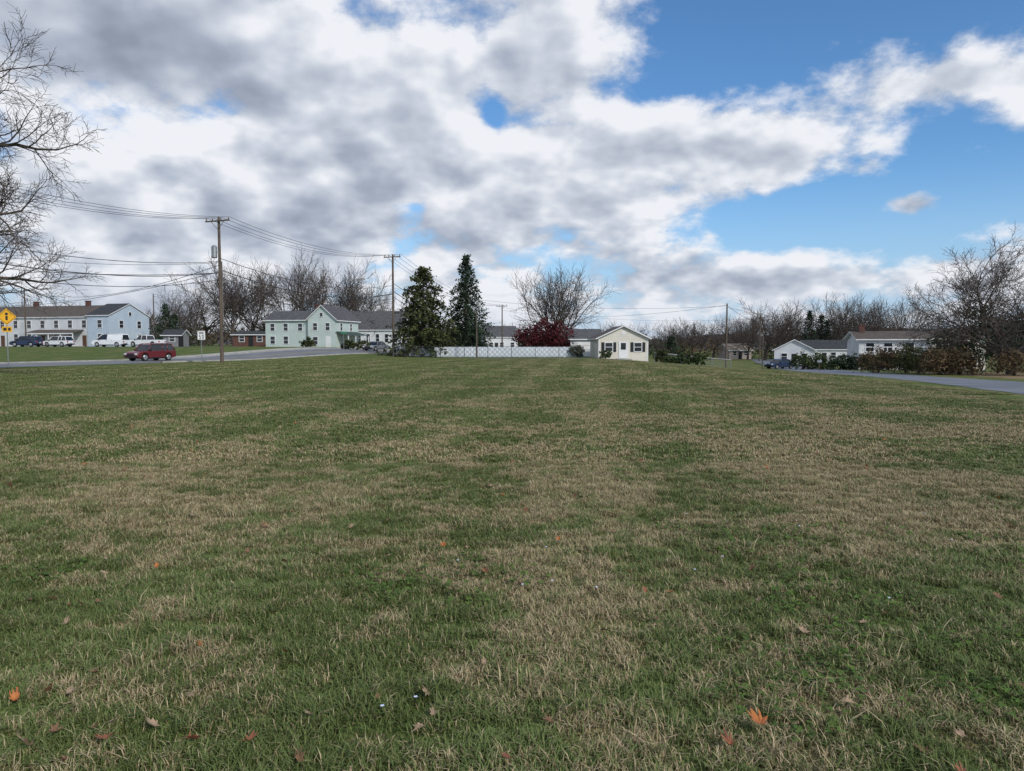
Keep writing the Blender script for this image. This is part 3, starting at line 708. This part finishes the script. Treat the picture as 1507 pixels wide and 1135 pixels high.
# ------------------------------------------------------------ fences
vin=pmat('white_vinyl',(.66,.70,.74),(.58,.62,.66),.5,.5)
p=bpy.data.objects.new('white_panel_fence',None); coll.objects.link(p)
mb=MB(); x=-14.6; y=90.5
while x<8.8:
    g=gz(x,y); mb.box(x+.06,x+2.3,y,y+.04,g+.02,g+1.28,0); mb.box(x-.06,x+.06,y-.05,y+.07,g-.1,g+1.38,0)
    for k in range(1,9): mb.box(x+.06+k*.249-.012,x+.06+k*.249+.012,y-.012,y,g+.06,g+1.24,1)
    x+=2.36
mb.obj('panels',[vin,pmat('vinyl_groove',(.34,.37,.40),None,1,.7)],p)
def chainlink(name,x0,x1,y,H,cell,r_,y1=None,m=steel):
    y1=y if y1 is None else y1
    mb=MB(); L=x1-x0; n=max(1,round(L/2.8))
    f=lambda u,z_: Vector((x0+u,y+(y1-y)*u/L,gz(x0+u,y+(y1-y)*u/L)+z_))
    for k in range(n+1): mb.tube([f(L*k/n,-.1),f(L*k/n,H+.06)],[.04,.035],6)
    for k in range(n): mb.tube([f(L*k/n,H),f(L*(k+1)/n,H)],[.025,.025],5)
    u=-H
    while u<L:
        for s_ in (1,-1):
            a=(u,0) if s_>0 else (u,H); b_=(u+H,H) if s_>0 else (u+H,0)
            u0=max(0,a[0]);u1=min(L,b_[0])
            if u1>u0:
                za=a[1]+(b_[1]-a[1])*(u0-a[0])/H; zb_=a[1]+(b_[1]-a[1])*(u1-a[0])/H
                mb.tube([f(u0,za),f(u1,zb_)],[r_,r_],3,cap=False)
        u+=cell
    p=bpy.data.objects.new(name,None); coll.objects.link(p); mb.obj('fence_mesh',[m],p)
chainlink('chain_link_fence',-14.8,8.8,89,1.35,.62,.022,m=pmat('fence_dark_steel',(.10,.11,.12),None,2,.6))
chainlink('chain_link_fence',17.2,27.0,86,1.15,.22,.008,88)
p=empty('blue_bin',20.4,87.5,.2); mb=MB(); mb.prism_y([(-.28,.05),(.28,.05),(.34,1.0),(-.34,1.0)],-.3,.3,0); mb.box(-.37,.37,-.36,.34,1.0,1.08,1); mb.tube([Vector((-.2,.3,.12)),Vector((.2,.3,.12))],[.12,.12],10,1); mb.obj('bin_parts',[pmat('bin_blue',(.03,.12,.35),None,2,.5),dark],p)
# ------------------------------------------------------------ grass (tiles that butt edge to edge)
gm,t,b=newmat('grass_blades')
pos=nd(t,'ShaderNodeNewGeometry').outputs['Position']; dry,S=lawn_dry(t,pos)
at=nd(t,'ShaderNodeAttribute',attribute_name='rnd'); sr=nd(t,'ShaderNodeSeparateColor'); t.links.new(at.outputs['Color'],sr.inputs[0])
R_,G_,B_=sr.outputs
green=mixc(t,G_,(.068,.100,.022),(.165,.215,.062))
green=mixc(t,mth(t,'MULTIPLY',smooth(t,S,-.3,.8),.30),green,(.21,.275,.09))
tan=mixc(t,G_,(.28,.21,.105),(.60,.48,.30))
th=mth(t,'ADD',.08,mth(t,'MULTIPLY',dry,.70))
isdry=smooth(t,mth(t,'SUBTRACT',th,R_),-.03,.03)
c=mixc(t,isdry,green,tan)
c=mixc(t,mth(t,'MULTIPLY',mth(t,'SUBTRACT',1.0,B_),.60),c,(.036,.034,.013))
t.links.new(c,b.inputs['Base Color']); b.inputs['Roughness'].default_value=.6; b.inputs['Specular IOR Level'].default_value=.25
from mathutils import noise as mn
def blades(mb,cols,r,px_,py_,h,lean,wd):
    l=r.uniform(.15,1)*lean*h*1.2; la=r.uniform(0,6.28)
    dx,dy=math.cos(la),math.sin(la); sx_,sy_=-dy*wd,dx*wd
    h2=h*(1-.35*lean*r.random())
    p1=(px_+dx*l*.35,py_+dy*l*.35); p2=(px_+dx*l,py_+dy*l)
    i=len(mb.v)
    mb.v.extend([(px_-sx_,py_-sy_,0),(px_+sx_,py_+sy_,0),(p1[0]+sx_*.8,p1[1]+sy_*.8,h*.6),(p1[0]-sx_*.8,p1[1]-sy_*.8,h*.6),(p2[0],p2[1],h2)])
    mb.f.append((i,i+1,i+2,i+3)); mb.f.append((i+3,i+2,i+4)); mb.m+=[0,0]
    R0,G0=r.random(),r.random()
    cols.extend((R0,G0,0,1)*2+(R0,G0,.75,1)*2+(R0,G0,1,1))
def finish(mb,cols,name):
    me=mb.mesh(name,[gm]); ca=me.color_attributes.new('rnd','FLOAT_COLOR','POINT'); ca.data.foreach_set('color',cols); return me
def tile(name,seed,size,dens_,hmin,hmax,wd):
    r=random.Random(seed); mb=MB(); cols=[]; k=1/size
    for _ in range(int(dens_*size*size)):
        x,y=r.uniform(-.5,.5),r.uniform(-.5,.5)
        nz=mn.noise(Vector((x*size*5+seed*7,y*size*5,seed)))
        if nz<-.15 and r.random()<.6: continue
        h=r.uniform(hmin,hmax)*(1+.8*nz)
        blades(mb,cols,r,x,y,h*k,1.15,wd*r.uniform(.6,1.2)*k)
    return finish(mb,cols,name)
def tuft(name,seed,n,rad,hmin,hmax,wd,lean=.7):
    r=random.Random(seed); mb=MB(); cols=[]
    for k in range(n):
        a=r.uniform(0,6.28); d=rad*math.sqrt(r.random())
        blades(mb,cols,r,d*math.cos(a),d*math.sin(a),r.uniform(hmin,hmax),lean,wd*r.uniform(.6,1.2))
    return finish(mb,cols,name)
def inst(name,mb,me):
    par=mb.obj(name,[lawnm]); par.instance_type='FACES'; par.use_instance_faces_scale=True; par.instance_faces_scale=1
    par.show_instancer_for_render=False; par.show_instancer_for_viewport=False
    addobj('blades',me,par)
def right_edge(y): return 11.0+.262*y if y<25 else 17.5+.26*(y-25)
def left_edge(y): return -36.0+(y-51)*.388 if y>30 else -60
def lay(name,meshes,ya,yb,size,seed,hw):
    r=random.Random(seed); mbs=[MB() for _ in meshes]
    ny=int(round((yb-ya)/size)); h=size/2
    for j in range(ny):
        yc=ya+(j+.5)*size; n=int(hw(yc+h)/size)+1
        for i in range(-n,n+1):
            xc=i*size
            if xc+h>right_edge(yc-h)-.1 or xc-h<left_edge(yc+h)+.2: continue
            c_=[(xc-h,yc-h),(xc+h,yc-h),(xc+h,yc+h),(xc-h,yc+h)]; k=r.randrange(4); c_=c_[k:]+c_[:k]
            r.choice(mbs).face([(a,b_,gz(a,b_)) for a,b_ in c_])
    for mb,me in zip(mbs,meshes):
        if mb.f: inst(name,mb,me)
hw=lambda y:.74*y+1.2
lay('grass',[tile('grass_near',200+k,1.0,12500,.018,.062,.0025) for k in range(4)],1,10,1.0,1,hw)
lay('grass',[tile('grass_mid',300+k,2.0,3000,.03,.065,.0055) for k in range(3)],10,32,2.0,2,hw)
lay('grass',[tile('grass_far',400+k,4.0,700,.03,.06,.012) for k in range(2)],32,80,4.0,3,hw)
def scatter(name,meshes,ya,yb,dens_,smin,smax,seed,halfw=hw,flt=None):
    r=random.Random(seed)
    for vi,me in enumerate(meshes):
        mb=MB(); n=int(sum((2*halfw(ya+(yb-ya)*(k+.5)/20))*(yb-ya)/20 for k in range(20))*dens_/len(meshes)); cnt=0
        while cnt<n:
            y=r.uniform(ya,yb); x=r.uniform(-1,1)*halfw(yb)
            if abs(x)>halfw(y): continue
            cnt+=1
            if not flt(x,y,r): continue
            s=r.uniform(smin,smax)*.5; a=r.uniform(0,6.28)
            ca,sa=math.cos(a)*s,math.sin(a)*s
            mb.face([(x-ca+sa,y-sa-ca,0),(x+ca+sa,y+sa-ca,0),(x+ca-sa,y+sa+ca,0),(x-ca-sa,y-sa+ca,0)])
        inst(name,mb,me)
scatter('long_grass',[tuft('tuft_long',400+k,40,.07,.06,.13,.0026,1.1) for k in range(2)],1.4,9,16,.7,1.2,3,flt=lambda x,y,r:mn.noise(Vector((x*.8,y*.8,3)))>.05)
cm,t,b=newmat('clover_leaf'); tc=nd(t,'ShaderNodeNewGeometry').outputs['Position']
t.links.new(mixc(t,smooth(t,noise(t,tc,20,1,.5),.35,.65),(.045,.085,.018),(.09,.15,.03)),b.inputs['Base Color']); b.inputs['Roughness'].default_value=.75; b.inputs['Specular IOR Level'].default_value=.15
def clover(seed,n,rad,ls):
    r=random.Random(seed); mb=MB()
    for k in range(n):
        a=r.uniform(0,6.28); d=rad*math.sqrt(r.random()); c=Vector((d*math.cos(a),d*math.sin(a),r.uniform(.025,.055)))
        tx,ty=r.gauss(0,.3),r.gauss(0,.3)
        for j in range(3):
            an=j*2.094+a; u=Vector((math.cos(an),math.sin(an),0)); v=Vector((-u.y,u.x,0))
            P_=[c,c+u*ls*.5+v*ls*.45,c+u*ls+v*ls*.3,c+u*ls*.85,c+u*ls-v*ls*.3,c+u*ls*.5-v*ls*.45]
            mb.face([(q.x,q.y,q.z+(q.x-c.x)*tx+(q.y-c.y)*ty) for q in P_])
    return mb.mesh('clover',[cm])
scatter('clover_patch',[clover(1,18,.14,.015),clover(2,14,.13,.019)],1.6,6.5,16,.8,1.3,5,flt=lambda x,y,r:mn.noise(Vector((x*.7+9,y*.7,1)))+.07*x>.22)
# ------------------------------------------------------------ fallen leaves
lm=[pmat('leaf_orange',(.42,.15,.04),(.28,.09,.03),30,.6),pmat('leaf_brown',(.22,.12,.065),(.13,.07,.04),30,.7),pmat('leaf_tan',(.36,.25,.16),(.24,.17,.11),30,.7),pmat('leaf_rust',(.26,.10,.05),(.16,.06,.035),30,.7)]
def leaf_pts(r,s):
    lobes=[(0,1.0),(.22,.66),(.36,.55),(.52,.8),(.66,.9),(.80,.7),(.98,.45),(1.15,.62),(1.3,.75),(1.5,.5),(1.75,.36),(2.3,.48),(2.9,.25),(3.14,.18)]
    pts=[(a,q) for a,q in lobes]+[(-a,q) for a,q in reversed(lobes[1:-1])]
    sq=r.uniform(.6,1)
    return [(math.sin(a)*q*s*sq*r.uniform(.8,1.15),math.cos(a)*q*s*r.uniform(.8,1.15)) for a,q in pts]
def add_leaf(mb,r,x,y,z,s,m,curl=.5,tilt=.35):
    pts=leaf_pts(r,s); a=r.uniform(0,6.28); ca,sa=math.cos(a),math.sin(a); tx,ty=r.gauss(0,tilt),r.gauss(0,tilt)
    cu,cv=curl*r.uniform(.3,1.6),curl*r.uniform(-.4,1.2)
    P_=[]
    for (u,v) in pts:
        z_=(cu*abs(u)**1.5+cv*abs(v)**1.5)/math.sqrt(s)+tx*u+ty*v
        P_.append((x+u*ca-v*sa,y+u*sa+v*ca,z+z_))
    c=(x,y,z-.002)
    for k in range(len(P_)): mb.face([c,P_[k],P_[(k+1)%len(P_)]],m)
    e_=Vector(P_[len(P_)//2]); mb.tube([Vector(c),e_,e_+Vector((sa*.6*s,-ca*.6*s,.01))],[.0015,.0012,.0008],3,m,cap=False)
mb=MB(); r=random.Random(19)
for k in range(480):
    y=2.3+28*r.random()**1.6; x=r.uniform(-1,1)*(.8*y+1)
    add_leaf(mb,r,x,y,gz(x,y)+r.uniform(.03,.05),r.uniform(.028,.052),r.choice([1,1,2,2,1,0,3]),r.uniform(.3,1.2))
for (x,y,s) in [(-1.95,2.95,.05),(-1.7,2.9,.055),(-1.75,3.05,.045),(-1.55,3.0,.055),(-1.35,2.9,.05),(.9,2.85,.045),(-2.0,2.85,.055),(-1.1,2.88,.055),(-.9,3.1,.045),(-.35,3.1,.05),(-.4,3.3,.055),(-2.1,3.3,.055)]:
    add_leaf(mb,r,x,y,.05,s,r.choice([1,3,2]),.9)
mb.obj('fallen_leaves',lm)
mb=MB(); add_leaf(mb,random.Random(3),0,0,0,.085,0,.4,.1); mb.obj('maple_leaf',lm,None,(1.07,2.98,.07),.3)
mb=MB(); add_leaf(mb,random.Random(5),0,0,0,.05,2,.5,.1); mb.obj('maple_leaf',lm,None,(1.53,3.18,.065),1.3)
fm=pmat('pale_petals',(.6,.66,.85),None,20,.6)
mb=MB(); r=random.Random(2)
for k in range(14):
    y=r.uniform(3,7); x=r.uniform(-.3,.9)*y*.7
    for j in range(5):
        a=j*1.257; c_=Vector((x,y,.06)); u=Vector((math.cos(a),math.sin(a),.4))*.011; v=Vector((-math.sin(a),math.cos(a),0))*.006
        mb.face([c_,c_+u*.6+v,c_+u,c_+u*.6-v])
mb.obj('small_wildflowers',[fm])
scene.view_settings.view_transform='Standard'; scene.view_settings.look='None'; scene.view_settings.exposure=0
